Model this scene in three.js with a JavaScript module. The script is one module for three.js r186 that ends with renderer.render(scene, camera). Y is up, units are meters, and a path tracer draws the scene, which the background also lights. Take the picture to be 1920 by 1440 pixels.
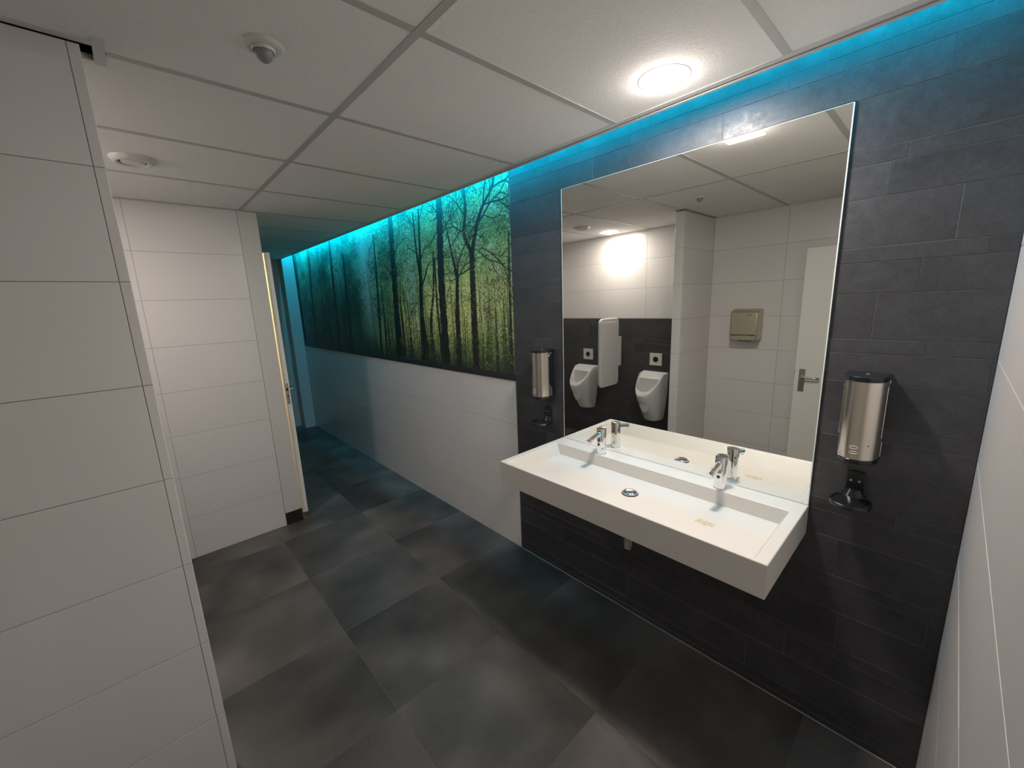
import * as THREE from 'three';
import { RectAreaLightUniformsLib } from 'three/addons/lights/RectAreaLightUniformsLib.js';
import { RoundedBoxGeometry } from 'three/addons/geometries/RoundedBoxGeometry.js';
import { mergeGeometries, toCreasedNormals } from 'three/addons/utils/BufferGeometryUtils.js';

// ---------------------------------------------------------------- camera, light, exposure
RectAreaLightUniformsLib.init();
const scene = new THREE.Scene();
scene.background = new THREE.Color(0x000000);
const camera = new THREE.PerspectiveCamera(2 * Math.atan(720 / 757.1) * 180 / Math.PI, 1920 / 1440, 0.01, 40);
camera.position.set(-0.0916, 1.6946, 1.7482);
camera.rotation.order = 'YXZ';
camera.rotation.set(-0.1993, 0.8298, -0.0389);
scene.add(camera);
const renderer = new THREE.WebGLRenderer({ antialias: true });
renderer.toneMapping = THREE.LinearToneMapping;
renderer.toneMappingExposure = 1.14;
renderer.shadowMap.enabled = true;

const LAMP = { color: [1.0, 0.905, 0.83], radiance: 212, side: 0.4, glow: 9, size: 0.15 };   // the round ceiling downlights
const COVE = { color: [0.0, 0.61, 1.0], radiance: 95, glow: 20 };                // the cyan strip above the ceiling edge
const TOILET = { color: [1.0, 0.66, 0.26], intensity: 3 };                       // warm bulb behind the ajar door

// ---------------------------------------------------------------- measures (metres; x to the right along the mirror wall, z towards the room)
const H = 2.3886;            // ceiling
const TOP = 2.72;            // underside of the slab above the ceiling
const PITCH = 0.2989, ROW0 = 0.2982;
const X_END = -6.57, X_NIB = -6.3637, X_BAY = -3.5495, X_DARK = -1.9647, X_R = 0.008;
const Z_F = 2.36, Z_COR = 0.984, Z_BAYEND = 1.104, Z_COVE = 0.15;
const P_X0 = -1.77, P_X1 = -1.6957, P_Z = 1.735;
const Y_WHITE = 1.1928;      // top of the white dado under the mural
const B = { x0: -1.5696, x1: -0.3751, z1: 0.4984, top: 0.9067, bot: 0.7913 };

// ---------------------------------------------------------------- helpers
let seed = 20240611;
const rnd = () => { seed |= 0; seed = seed + 0x6D2B79F5 | 0; let t = Math.imul(seed ^ seed >>> 15, 1 | seed); t = t + Math.imul(t ^ t >>> 7, 61 | t) ^ t; return ((t ^ t >>> 14) >>> 0) / 4294967296; };
const rr = (a, b) => a + (b - a) * rnd();
const lin = (r, g, b) => new THREE.Color().setRGB(r, g, b);
const names = {};
const numbered = (n) => { const k = names[n] = (names[n] ?? -1) + 1; return k ? `${n}_${String(k).padStart(3, '0')}` : n; };
function mesh(name, geo, mat, parent) {
  const m = new THREE.Mesh(geo, mat); m.name = name; m.castShadow = m.receiveShadow = true;
  if (parent) parent.add(m);
  return m;
}
function structure(name) { const g = new THREE.Group(); g.name = name; g.userData.kind = 'structure'; scene.add(g); return g; }
function thing(name, label, category, pos = [0, 0, 0], turn = 0, group) {
  const g = new THREE.Group(); g.name = numbered(name); g.position.set(...pos); g.rotation.y = turn;
  g.userData = { label, category }; if (group) g.userData.group = group;
  scene.add(g); return g;
}
function copyOf(root, pos, label) {
  const c = root.clone(); c.name = numbered(root.name.replace(/_\d{3}$/, '')); c.position.set(...pos); c.userData = { ...root.userData, label };
  scene.add(c); return c;
}
function boxAt(x0, x1, y0, y1, z0, z1) { const g = new THREE.BoxGeometry(x1 - x0, y1 - y0, z1 - z0); g.translate((x0 + x1) / 2, (y0 + y1) / 2, (z0 + z1) / 2); return g; }
function rbox(x0, x1, y0, y1, z0, z1, r = 0.003, s = 2) { const g = new RoundedBoxGeometry(x1 - x0, y1 - y0, z1 - z0, s, r); g.translate((x0 + x1) / 2, (y0 + y1) / 2, (z0 + z1) / 2); return g; }
// flat-shaded polygons -> geometry; each polygon a list of [x,y,z] (fan); uv from the two axes across its normal
function polys(list) {
  const p = [], n = [], uv = [], a = new THREE.Vector3(), b = new THREE.Vector3();
  for (const q of list) {
    a.set(q[1][0] - q[0][0], q[1][1] - q[0][1], q[1][2] - q[0][2]); b.set(q[2][0] - q[0][0], q[2][1] - q[0][1], q[2][2] - q[0][2]);
    const N = new THREE.Vector3().crossVectors(a, b).normalize(), ax = [Math.abs(N.x), Math.abs(N.y), Math.abs(N.z)], k = ax.indexOf(Math.max(...ax));
    for (let i = 1; i < q.length - 1; i++) for (const v of [q[0], q[i], q[i + 1]]) {
      p.push(...v); n.push(N.x, N.y, N.z); uv.push(...(k === 0 ? [v[2], v[1]] : k === 1 ? [v[0], v[2]] : [v[0], v[1]]));
    }
  }
  const g = new THREE.BufferGeometry();
  g.setAttribute('position', new THREE.Float32BufferAttribute(p, 3)); g.setAttribute('normal', new THREE.Float32BufferAttribute(n, 3)); g.setAttribute('uv', new THREE.Float32BufferAttribute(uv, 2));
  return g;
}
// one tile: face in the xy plane at z = 0 looking to +z, corner at the origin, chamfered edge
function tileGeo(w, h, t, b, ou = 0, ov = 0) {
  const A = [[b, b, 0], [w - b, b, 0], [w - b, h - b, 0], [b, h - b, 0]], C = [[0, 0, -b], [w, 0, -b], [w, h, -b], [0, h, -b]], D = [[0, 0, -t], [w, 0, -t], [w, h, -t], [0, h, -t]];
  const L = [A];
  for (let i = 0; i < 4; i++) { const j = (i + 1) % 4; L.push([C[i], C[j], A[j], A[i]], [D[i], D[j], C[j], C[i]]); }
  const g = polys(L), u = g.attributes.uv;
  for (let i = 0; i < u.count; i++) u.setXY(i, u.getX(i) + ou, u.getY(i) + ov);
  return g;
}
// a tiled face. frame: a Group whose local +z looks out of the wall; rows [[y0,y1],...], cols(row) -> [[u0,u1],...] in the frame's local x
function tiles(frame, rows, cols, mats, { joint = 0.0018, t = 0.0014, b = 0.0007, tilt = 0.0006, name = 'tile' } = {}) {
  rows.forEach(([y0, y1], r) => {
    for (const [u0, u1] of cols(r, y0, y1)) {
      const w = u1 - u0 - joint, h = y1 - y0 - joint; if (w < 0.006 || h < 0.006) continue;
      const m = mesh(name, tileGeo(w, h, t, b, rr(0, 3), rr(0, 3)), mats[Math.floor(rnd() * mats.length)], frame);
      m.position.set(u0 + joint / 2, y0 + joint / 2, 0); m.rotation.set(rr(-tilt, tilt), rr(-tilt, tilt), 0);
    }
  });
}
function frame(parent, pos, turn) { const g = parent; g.position.set(...pos); g.rotation.y = turn; return g; }
const split = (a, b, step, from = a) => { const c = [a]; for (let v = from - Math.ceil((from - a) / step + 1) * step; v < b - 0.004; v += step) if (v > a + 0.004) c.push(v); c.push(b); return c.slice(1).map((v, i) => [c[i], v]); };
const whiteRows = (y0, y1, first = ROW0, pitch = PITCH) => split(y0, y1, pitch, first);

// ---------------------------------------------------------------- textures
function noiseGrid(cells) { const a = new Float32Array(cells * cells); for (let i = 0; i < a.length; i++) a[i] = rnd(); return a; }
const sm = (t) => t * t * (3 - 2 * t);
function addNoise(out, S, cells, amp, stretch = 1) {        // tiling value noise
  const cy = Math.max(1, Math.round(cells * stretch)), g = new Float32Array(cells * cy); for (let i = 0; i < g.length; i++) g[i] = rnd() * 2 - 1;
  for (let y = 0; y < S; y++) { const fy = y / S * cy, iy = Math.floor(fy), ty = sm(fy - iy), y0 = (iy % cy) * cells, y1 = ((iy + 1) % cy) * cells;
    for (let x = 0; x < S; x++) { const fx = x / S * cells, ix = Math.floor(fx), tx = sm(fx - ix), x0 = ix % cells, x1 = (ix + 1) % cells;
      const a = g[y0 + x0] + (g[y0 + x1] - g[y0 + x0]) * tx, b = g[y1 + x0] + (g[y1 + x1] - g[y1 + x0]) * tx; out[y * S + x] += amp * (a + (b - a) * ty); } }
}
function tex(S, octaves, toRGB, metres, srgb = true) {
  const f = new Float32Array(S * S); for (const [c, a, st] of octaves) addNoise(f, S, c, a, st);
  const d = new Uint8Array(S * S * 4);
  for (let i = 0; i < S * S; i++) { const c = toRGB(f[i], i % S, Math.floor(i / S)); d[4 * i] = c[0]; d[4 * i + 1] = c[1]; d[4 * i + 2] = c[2]; d[4 * i + 3] = 255; }
  const t = new THREE.DataTexture(d, S, S, THREE.RGBAFormat); t.wrapS = t.wrapT = THREE.RepeatWrapping; t.magFilter = THREE.LinearFilter; t.minFilter = THREE.LinearMipmapLinearFilter; t.generateMipmaps = true;
  if (srgb) t.colorSpace = THREE.SRGBColorSpace;
  t.repeat.set(1 / metres, 1 / metres); t.needsUpdate = true; return t;
}
const clamp = (v, a = 0, b = 255) => Math.max(a, Math.min(b, v));
const grey = (v, r = 1, g = 1, b = 1) => [clamp(v * r), clamp(v * g), clamp(v * b)];
const floorMap = tex(1024, [[4, 15], [8, 19], [15, 11], [31, 5], [90, 1.8], [400, 3.5]], (n) => grey(85 + n, 1.0, 0.965, 0.94), 2.2);
const floorRough = tex(512, [[5, 16], [17, 12], [120, 8]], (n) => grey(112 + n), 1.7, false);
const darkMap = tex(1024, [[5, 5], [14, 4], [48, 3.5], [200, 3], [512, 5]], (n) => grey(63 + n, 0.99, 0.985, 1.03), 1.3);
const darkRough = tex(512, [[9, 14], [60, 16], [256, 14]], (n) => grey(122 + n), 0.9, false);
const panelMap = tex(512, [[4, 1.2], [170, 3], [512, 5]], (n) => grey(238 + n, 1.0, 0.985, 0.974), 0.6);
const panelBump = tex(512, [[120, 40], [512, 60]], (n) => grey(128 + n), 0.6, false);
const glazeBump = tex(256, [[5, 40], [19, 14]], (n) => grey(128 + n), 0.5, false);
const brushed = tex(512, [[512, 30, 0.02], [200, 20, 0.02]], (n) => grey(120 + n), 0.09, false);

// ---------------------------------------------------------------- materials
const std = (o) => new THREE.MeshStandardMaterial(o), phys = (o) => new THREE.MeshPhysicalMaterial(o);
const M = {
  white: [0, 1, 2].map((k) => std({ color: lin(0.725 + k * 0.008, 0.70 + k * 0.008, 0.69 + k * 0.008), roughness: 0.2, bumpMap: glazeBump, bumpScale: 0.0004 })),
  whiteGrout: std({ color: lin(0.25, 0.24, 0.23), roughness: 0.9 }),
  dark: [0.955, 1.0, 1.045].map((k) => std({ color: lin(k, k, k), map: darkMap, roughness: 1, roughnessMap: darkRough, bumpMap: darkRough, bumpScale: 0.0004 })),
  darkGrout: std({ color: lin(0.16, 0.155, 0.15), roughness: 0.85 }),
  floor: [0.94, 0.98, 1.0, 1.04].map((k) => std({ color: lin(k, k, k), map: floorMap, roughness: 1, roughnessMap: floorRough })),
  floorGrout: std({ color: lin(0.16, 0.155, 0.15), roughness: 0.9 }),
  panel: std({ map: panelMap, roughness: 0.95, bumpMap: panelBump, bumpScale: 0.0006 }),
  tee: std({ color: lin(0.50, 0.48, 0.46), roughness: 0.5 }),
  trim: std({ color: lin(0.62, 0.60, 0.58), roughness: 0.5 }),
  plenum: std({ color: lin(0.03, 0.03, 0.03), roughness: 0.95 }),
  paint: std({ color: lin(0.66, 0.65, 0.62), roughness: 0.5 }),
  door: std({ color: lin(0.86, 0.85, 0.80), roughness: 0.4 }),
  solid: phys({ color: lin(0.66, 0.63, 0.59), roughness: 0.42, clearcoat: 0.15, clearcoatRoughness: 0.35 }),
  ceramic: phys({ color: lin(0.78, 0.775, 0.765), roughness: 0.2, clearcoat: 1, clearcoatRoughness: 0.05 }),
  chrome: std({ color: lin(0.86, 0.86, 0.87), metalness: 1, roughness: 0.06 }),
  steel: phys({ color: lin(0.64, 0.575, 0.50), metalness: 1, roughness: 0.24, anisotropy: 0.6, anisotropyRotation: 0, bumpMap: brushed, bumpScale: 0.00004 }),
  satin: std({ color: lin(0.55, 0.53, 0.50), metalness: 1, roughness: 0.35 }),
  black: std({ color: lin(0.012, 0.012, 0.014), roughness: 0.2 }),
  blackMatt: std({ color: lin(0.015, 0.014, 0.014), roughness: 0.55 }),
  plastic: std({ color: lin(0.68, 0.66, 0.62), roughness: 0.35 }),
  lens: std({ color: lin(0.25, 0.26, 0.27), roughness: 0.3 }),
  mirror: std({ color: lin(0.9, 0.895, 0.85), metalness: 1, roughness: 0.0 }),
  mirrorEdge: std({ color: lin(0.75, 0.80, 0.76), roughness: 0.15 }),
  alu: std({ color: lin(0.72, 0.71, 0.70), metalness: 0.6, roughness: 0.35 }),
  dryer: phys({ color: lin(0.62, 0.56, 0.45), metalness: 1, roughness: 0.44, bumpMap: brushed, bumpScale: 0.00005 }),
  lampGlow: std({ color: lin(0.9, 0.9, 0.9), emissive: lin(...LAMP.color), emissiveIntensity: LAMP.glow, roughness: 0.5 }),
  coveGlow: std({ color: lin(0.1, 0.1, 0.1), emissive: lin(...COVE.color), emissiveIntensity: COVE.glow, roughness: 0.5 }),
  bulbGlow: std({ color: lin(0.9, 0.9, 0.9), emissive: lin(...TOILET.color), emissiveIntensity: 8, roughness: 0.5 }),
};

// ---------------------------------------------------------------- the setting: floor
{
  const f = structure('floor');
  mesh('screed', boxAt(-6.9, 1.7, -0.14, -0.0013, -0.15, 2.6), M.floorGrout, f);
  const xs = split(-6.9, X_R, 0.5994, -0.9105), zs = split(0, Z_F, 0.5935, 0.5945);
  for (const [x0, x1] of xs) for (const [z0, z1] of zs) {
    const j = 0.002, m = mesh('floor_tile', tileGeo(x1 - x0 - j, z1 - z0 - j, 0.0013, 0.0006, rr(0, 9), rr(0, 9)), M.floor[Math.floor(rnd() * 4)], f);
    m.rotation.set(-Math.PI / 2 + rr(-0.0005, 0.0005), rr(-0.0005, 0.0005), 0); m.position.set(x0 + j / 2, 0, z1 - j / 2);
  }
}
// ---------------------------------------------------------------- ceiling: lay-in panels on a tee grid, the cove edge, dark void and slab
{
  const c = structure('ceiling');
  mesh('slab', boxAt(-6.9, 1.7, TOP, TOP + 0.12, -0.15, 2.6), M.plenum, c);
  const gx = []; for (let k = -1; k <= 9; k++) gx.push(-1.12 - 0.6 * k);
  const ZT = 1.088, panel = (x0, x1, z0, z1, shape) => {
    const g = shape ?? boxAt(x0 + 0.004, x1 - 0.004, H, H + 0.016, z0 + 0.004, z1 - 0.004), p = g.attributes.position, u = g.attributes.uv, ox = rr(0, 1), oz = rr(0, 1);
    for (let i = 0; i < u.count; i++) u.setXY(i, p.getX(i) + ox, p.getZ(i) + oz);
    mesh('ceiling_panel', g, M.panel, c);
  };
  const notched = (pts) => { const sh = new THREE.Shape(pts.map(([x, z]) => new THREE.Vector2(x, -z))), g = new THREE.ExtrudeGeometry(sh, { depth: 0.016, bevelEnabled: false }); g.rotateX(-Math.PI / 2); g.translate(0, H, 0); return g; };
  const cells = [0.09, ...gx, -6.85];
  for (let i = 0; i + 1 < cells.length; i++) {
    const x1 = cells[i], x0 = cells[i + 1];
    panel(x0, x1, Z_COVE + 0.016, ZT);
    if (x0 < P_X1 && x1 > P_X1) { panel(0, 0, 0, 0, notched([[x0 + 0.004, ZT + 0.004], [x1 - 0.004, ZT + 0.004], [x1 - 0.004, Z_F - 0.004], [P_X1 + 0.002, Z_F - 0.004], [P_X1 + 0.002, P_Z - 0.046], [x0 + 0.004, P_Z - 0.046]])); }
    else if (x0 < P_X0 && x1 > P_X0) { panel(0, 0, 0, 0, notched([[x0 + 0.004, ZT + 0.004], [x1 - 0.004, ZT + 0.004], [x1 - 0.004, P_Z - 0.046], [P_X0 - 0.014, P_Z - 0.046], [P_X0 - 0.014, P_Z + 0.004], [P_X0 - 0.004, P_Z + 0.004], [P_X0 - 0.004, Z_F - 0.004], [x0 + 0.004, Z_F - 0.004]])); }
    else panel(x0, x1, ZT, Z_F);
  }
  const tee = (x0, x1, z0, z1) => mesh('ceiling_tee', boxAt(x0, x1, H - 0.0018, H + 0.0005, z0, z1), M.tee, c);
  for (const x of gx) {
    if (x > -1.75 && x < -1.69) { tee(x - 0.012, x + 0.012, Z_COVE + 0.045, P_Z - 0.05); continue; }
    if (x < X_BAY) { tee(x - 0.012, x + 0.012, Z_COVE + 0.045, Z_COR - 0.005); continue; }
    tee(x - 0.012, x + 0.012, Z_COVE + 0.045, ZT - 0.013); tee(x - 0.012, x + 0.012, ZT + 0.013, Z_F - 0.02);
  }
  mesh('ceiling_tee', boxAt(X_BAY + 0.006, X_R - 0.001, H - 0.0022, H + 0.0005, ZT - 0.012, ZT + 0.012), M.tee, c);
  // wall angles round the room
  const ang = (x0, x1, z0, z1) => mesh('wall_angle', boxAt(x0, x1, H - 0.002, H + 0.0004, z0, z1), M.trim, c);
  ang(P_X1 + 0.003, X_R - 0.002, Z_F - 0.022, Z_F - 0.002); ang(X_BAY + 0.003, P_X0 - 0.003, Z_F - 0.022, Z_F - 0.002);
  ang(X_BAY + 0.003, X_BAY + 0.022, Z_BAYEND - 0.1, Z_F - 0.024);
  ang(P_X1 + 0.003, P_X1 + 0.026, P_Z - 0.0235, Z_F - 0.024);                     // along the partition, overshooting its end
  ang(P_X0 - 0.03, P_X1 + 0.05, P_Z - 0.048, P_Z - 0.024);                      // across its end, a slot left open behind
  // cove edge: trim flange, dark groove, white lip, upstand and top
  mesh('cove_flange', boxAt(X_END, X_R - 0.001, H - 0.002, H + 0.0006, Z_COVE + 0.018, Z_COVE + 0.044), M.trim, c);
  mesh('cove_groove', boxAt(X_END, X_R - 0.001, H + 0.006, H + 0.009, Z_COVE + 0.0065, Z_COVE + 0.0185), M.plenum, c);
  mesh('cove_lip', mergeGeometries([boxAt(X_END, X_R - 0.001, H - 0.004, H + 0.008, Z_COVE - 0.005, Z_COVE + 0.0075), boxAt(X_END, X_R - 0.001, H + 0.008, H + 0.155, Z_COVE - 0.001, Z_COVE + 0.0075)]), M.trim, c);
  mesh('cove_cover', boxAt(X_END, X_R - 0.001, H + 0.155, H + 0.165, 0.0, Z_COVE + 0.0075), M.trim, c);
}
// ---------------------------------------------------------------- mirror wall: dark strip tiles, white dado under the mural
{
  const w = structure('wall_back');
  mesh('wall_core', boxAt(X_DARK, 0.13, 0, TOP, -0.13, -0.0013), M.darkGrout, w);
  mesh('wall_core', boxAt(-6.9, X_DARK, 0, Y_WHITE, -0.13, -0.0013), M.whiteGrout, w);
  mesh('wall_core', boxAt(-6.9, X_DARK, Y_WHITE, TOP, -0.13, -0.012), M.paint, w);
  tiles(w, whiteRows(0, Y_WHITE), () => split(X_NIB, X_DARK - 0.002, 0.6, X_DARK + 0.0), M.white);
  mesh('sealant_joint', rbox(X_DARK + 0.001, X_R - 0.001, 0.0002, 0.0045, 0.0003, 0.004, 0.001, 1), std({ color: lin(0.36, 0.35, 0.34), roughness: 0.6 }), w);
  mesh('edge_profile', boxAt(X_DARK - 0.0025, X_DARK, 0, Y_WHITE, -0.002, 0.0012), M.alu, w);
  mesh('edge_profile', boxAt(X_NIB, X_DARK, Y_WHITE - 0.002, Y_WHITE + 0.001, -0.002, 0.0012), M.alu, w);
}
// strip-tile courses: 148, 97 and 46 mm, repeating every 291 mm
function darkRows(y0, y1) {
  const c = [y0]; for (let k = -1; k < 10; k++) for (const o of [0.0757, 0.2238, 0.3212]) { const v = o + 0.2911 * k; if (v > y0 + 0.006 && v < y1 - 0.006) c.push(v); }
  c.push(y1); return c.slice(1).map((v, i) => [c[i], v]);
}
const darkStart = { 0.0757: -0.541, 0.2238: -0.405, 0.3669: -0.25, 2.0701: -0.239, 1.6791: -0.177, 1.531: -0.265, 2.2616: -0.173, 2.359: -0.56, 0.3212: -0.79 };
const darkCols = (a, b) => (r, y0) => { let s = rr(0, 0.59); for (const k in darkStart) if (Math.abs(+k - y0) < 0.006) s = darkStart[k]; return split(a, b, 0.595, s); };
tiles(scene.getObjectByName('wall_back'), darkRows(0, H + 0.155), darkCols(X_DARK + 0.0005, X_R), M.dark, { joint: 0.0016, tilt: 0.001 });

// urinal and dryer wall, facing the mirror
{
  const w = frame(structure('wall_front'), [0, 0, Z_F], Math.PI);                  // local x = -world x
  const Y1 = 1.466;
  mesh('wall_core', boxAt(-0.13, -P_X1, 0, TOP, -0.13, -0.0013), M.whiteGrout, w);
  mesh('wall_core', boxAt(-P_X1, 6.9, Y1, TOP, -0.13, -0.0013), M.whiteGrout, w);
  mesh('wall_core', boxAt(-P_X1, 6.9, 0, Y1, -0.13, -0.0013), M.darkGrout, w);
  tiles(w, whiteRows(0, TOP - 0.3), () => split(-X_R, -P_X1, 0.6, 1.105), M.white);
  tiles(w, [[Y1 + 0.004, 1.793], ...whiteRows(1.793, TOP - 0.3)], () => split(-P_X0, -X_BAY, 0.5935, 2.373), M.white);
  tiles(w, darkRows(0, Y1), darkCols(-P_X0, -X_BAY), M.dark, { joint: 0.0016, tilt: 0.001 });
  mesh('edge_profile', boxAt(-P_X0, -X_BAY, Y1, Y1 + 0.003, -0.002, 0.0012), M.alu, w);
}
// tiled partition at the entrance side of the urinal bay
{
  const w = structure('wall_partition'), t = 0.0014, yt = H - 0.004;
  mesh('wall_core', boxAt(P_X0 + t, P_X1 - t, 0, yt, P_Z + t, Z_F - 0.001), M.whiteGrout, w);
  const face = (pos, turn, cols) => { const g = new THREE.Group(); frame(g, pos, turn); tiles(g, whiteRows(0, yt), () => cols, M.white); for (const m of [...g.children]) { g.updateMatrix(); m.applyMatrix4(g.matrix); w.add(m); } };
  face([P_X1, 0, P_Z], Math.PI / 2, [[-(Z_F - P_Z), -0.024], [-0.024, 0]].map(([a, b]) => [a, b]));
  face([P_X0, 0, P_Z], -Math.PI / 2, [[0.0, Z_F - P_Z]]);
  face([0, 0, P_Z], Math.PI, [[-P_X1, -P_X0]]);
}
// far wall of the bay with the painted post at its free end
{
  const w = structure('wall_left'), t = 0.0014;
  mesh('wall_core', boxAt(X_BAY - 0.1, X_BAY - t, 0, TOP, Z_BAYEND, Z_F - 0.001), M.whiteGrout, w);
  const g = new THREE.Group(); frame(g, [X_BAY, 0, 0], Math.PI / 2);
  tiles(g, whiteRows(0, H), () => [[-Z_F, -1.689], [-1.689, -Z_BAYEND]], M.white); g.updateMatrix();
  for (const m of [...g.children]) { m.applyMatrix4(g.matrix); w.add(m); }
  mesh('post', rbox(X_BAY - 0.03, X_BAY + 0.0015, 0.104, H - 0.002, Z_COR, Z_BAYEND - 0.0012, 0.0015, 1), M.paint, w);
  mesh('plinth', rbox(X_BAY - 0.03, X_BAY + 0.0022, 0, 0.1035, Z_COR - 0.004, Z_BAYEND - 0.0012, 0.001, 1), M.blackMatt, w);
}
// corridor wall with the toilet doorway, corridor end with its door, toilet back wall
const D1 = { x0: -4.46, x1: X_BAY - 0.031, top: 2.118 };
{
  const w = structure('wall_corridor');
  mesh('wall_core', boxAt(-6.7, D1.x0, 0, TOP, Z_COR, Z_COR + 0.1), M.paint, w);
  mesh('lintel', boxAt(D1.x0, D1.x1, D1.top, TOP, Z_COR + 0.001, Z_COR + 0.1), M.paint, w);
  mesh('wall_core', boxAt(-4.66, -4.56, 0, TOP, Z_COR + 0.101, Z_F - 0.001), M.paint, w);
  const e = structure('wall_end');
  mesh('wall_core', boxAt(X_END - 0.13, X_END, 0, TOP, 0.0, 0.26), M.paint, e);
  mesh('lintel', boxAt(X_END - 0.13, X_END, 2.15, TOP, 0.26, Z_COR - 0.001), M.paint, e);
  mesh('return_nib', rbox(X_END + 0.001, X_NIB, 0, H + 0.15, 0.001, 0.1478, 0.003, 1), M.paint, e);
}
// entrance wall with the doorway the picture is taken from, and the hall outside
{
  const w = structure('wall_right'), t = 0.0014;
  mesh('wall_core', boxAt(X_R + t, X_R + 0.1, 0, TOP, 0.0, 1.3), M.whiteGrout, w);
  mesh('lintel', boxAt(X_R + t, X_R + 0.1, 2.06, TOP, 1.301, 2.24), M.paint, w);
  mesh('wall_core', boxAt(X_R + t, X_R + 0.1, 0, TOP, 2.241, Z_F - 0.001), M.paint, w);
  const g = new THREE.Group(); frame(g, [X_R, 0, 0], -Math.PI / 2);
  tiles(g, whiteRows(0, H, 0.2735, 0.303), () => [[0.0, 0.022], [0.022, 0.736], [0.736, 1.3]], M.white); g.updateMatrix();
  for (const m of [...g.children]) { m.applyMatrix4(g.matrix); w.add(m); }
  const h = structure('wall_hall');
  for (const b of [[1.5, 1.6, 0, TOP, 0.8, 2.5], [X_R + 0.101, 1.5, 0, TOP, 0.7, 0.8], [X_R + 0.101, 1.5, 0, TOP, 2.44, 2.54]]) mesh('wall_core', boxAt(...b), M.paint, h);
  mesh('hall_ceiling', boxAt(X_R + 0.101, 1.499, 2.5, 2.56, 0.801, 2.439), M.paint, h);
}

// ---------------------------------------------------------------- doors
function leverHandle(parent, sign = 1, plate = true) {       // local: plate in the xy plane, lever along sign * x, out along +z
  if (plate) mesh('handle_plate', rbox(-0.021, 0.021, -0.125, 0.065, 0, 0.008, 0.003), M.satin, parent);
  const p = new THREE.CatmullRomCurve3([[0, 0, 0.005], [0, 0, 0.036], [sign * 0.008, 0, 0.048], [sign * 0.022, 0, 0.052], [sign * 0.085, 0, 0.052], [sign * 0.103, 0, 0.05], [sign * 0.112, 0, 0.04], [sign * 0.113, 0, 0.022]].map((v) => new THREE.Vector3(...v)), false, 'catmullrom', 0.2);
  mesh('lever', new THREE.TubeGeometry(p, 40, 0.0085, 12), M.satin, parent);
}
{
  // toilet door, a crack open: leaf hinged at its far edge, leaf overlaps the frame on the corridor side
  const d = structure('door_1');
  mesh('door_frame', boxAt(D1.x0 + 0.001, D1.x0 + 0.03, 0, D1.top - 0.001, Z_COR + 0.012, Z_COR + 0.098), M.paint, d);
  const leaf = new THREE.Group(); leaf.name = 'door_leaf'; leaf.position.set(D1.x0 - 0.02, 0.048, Z_COR - 0.004); leaf.rotation.y = 0.0085; d.add(leaf);
  const W = -3.572 - leaf.position.x, Hh = 2.122 - 0.048;
  mesh('leaf_panel', rbox(0, W, 0, Hh, -0.041, -0.001, 0.002, 1), M.door, leaf);
  const lp = new THREE.Shape(); lp.absarc(0, 0.075, 0.0105, 0, Math.PI); lp.absarc(0, -0.075, 0.0105, Math.PI, Math.PI * 2);
  const lg = new THREE.ExtrudeGeometry(lp, { depth: 0.0012, bevelEnabled: false, curveSegments: 12 }); lg.rotateY(Math.PI / 2); lg.translate(W - 0.0004, 1.012, -0.021);
  mesh('lock_plate', lg, M.satin, leaf);
  mesh('latch_bolt', rbox(W, W + 0.006, 1.035, 1.058, -0.027, -0.015, 0.001, 1), M.blackMatt, leaf);
  mesh('keyhole', boxAt(W + 0.0002, W + 0.0013, 0.982, 1.0, -0.025, -0.017), M.blackMatt, leaf);
  const hg = new THREE.Group(); hg.name = 'lever_handle'; hg.position.set(W - 0.065, 1.035, -0.042); hg.rotation.y = Math.PI; leaf.add(hg); 
  const parts = new THREE.Group(); leverHandle(parts, 1, false); const lm = parts.children[0]; hg.removeFromParent(); lm.applyMatrix4(new THREE.Matrix4().makeRotationY(Math.PI).setPosition(W - 0.065, 1.035, -0.042)); leaf.add(lm);
  // closed door at the corridor end
  const e = structure('door_2');
  mesh('door_frame', mergeGeometries([boxAt(X_END - 0.06, X_END + 0.012, 0, 2.148, 0.205, 0.259), boxAt(X_END - 0.06, X_END + 0.012, 0, 2.148, Z_COR - 0.05, Z_COR - 0.002), boxAt(X_END - 0.06, X_END + 0.012, 2.09, 2.148, 0.2595, Z_COR - 0.0505)]), M.paint, e);
  mesh('door_leaf', rbox(X_END - 0.05, X_END - 0.012, 0.01, 2.088, 0.2605, Z_COR - 0.0515, 0.002, 1), M.door, e);
  // entrance door, swung open against the dryer wall
  const n = structure('door_3');
  const nl = new THREE.Group(); nl.name = 'door_leaf'; nl.position.set(-0.94, 0, 2.262); n.add(nl);
  mesh('leaf_panel', rbox(0, 0.9, 0.01, 2.026, 0, 0.04, 0.002, 1), M.door, nl);
  mesh('latch_bolt', rbox(-0.006, 0, 1.015, 1.045, 0.014, 0.026, 0.001, 1), M.blackMatt, nl);
  const q = new THREE.Group(); leverHandle(q, -1, true);
  for (const m of [...q.children]) { m.applyMatrix4(new THREE.Matrix4().makeRotationY(Math.PI).setPosition(0.052, 1.0, 0)); nl.add(m); }
  mesh('door_frame', mergeGeometries([boxAt(X_R - 0.006, X_R + 0.108, 0, 2.058, 1.302, 1.34), boxAt(X_R - 0.006, X_R + 0.108, 0, 2.058, 2.21, 2.239), boxAt(X_R - 0.006, X_R + 0.108, 2.03, 2.058, 1.3405, 2.2095)]), M.paint, n);
}

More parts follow.
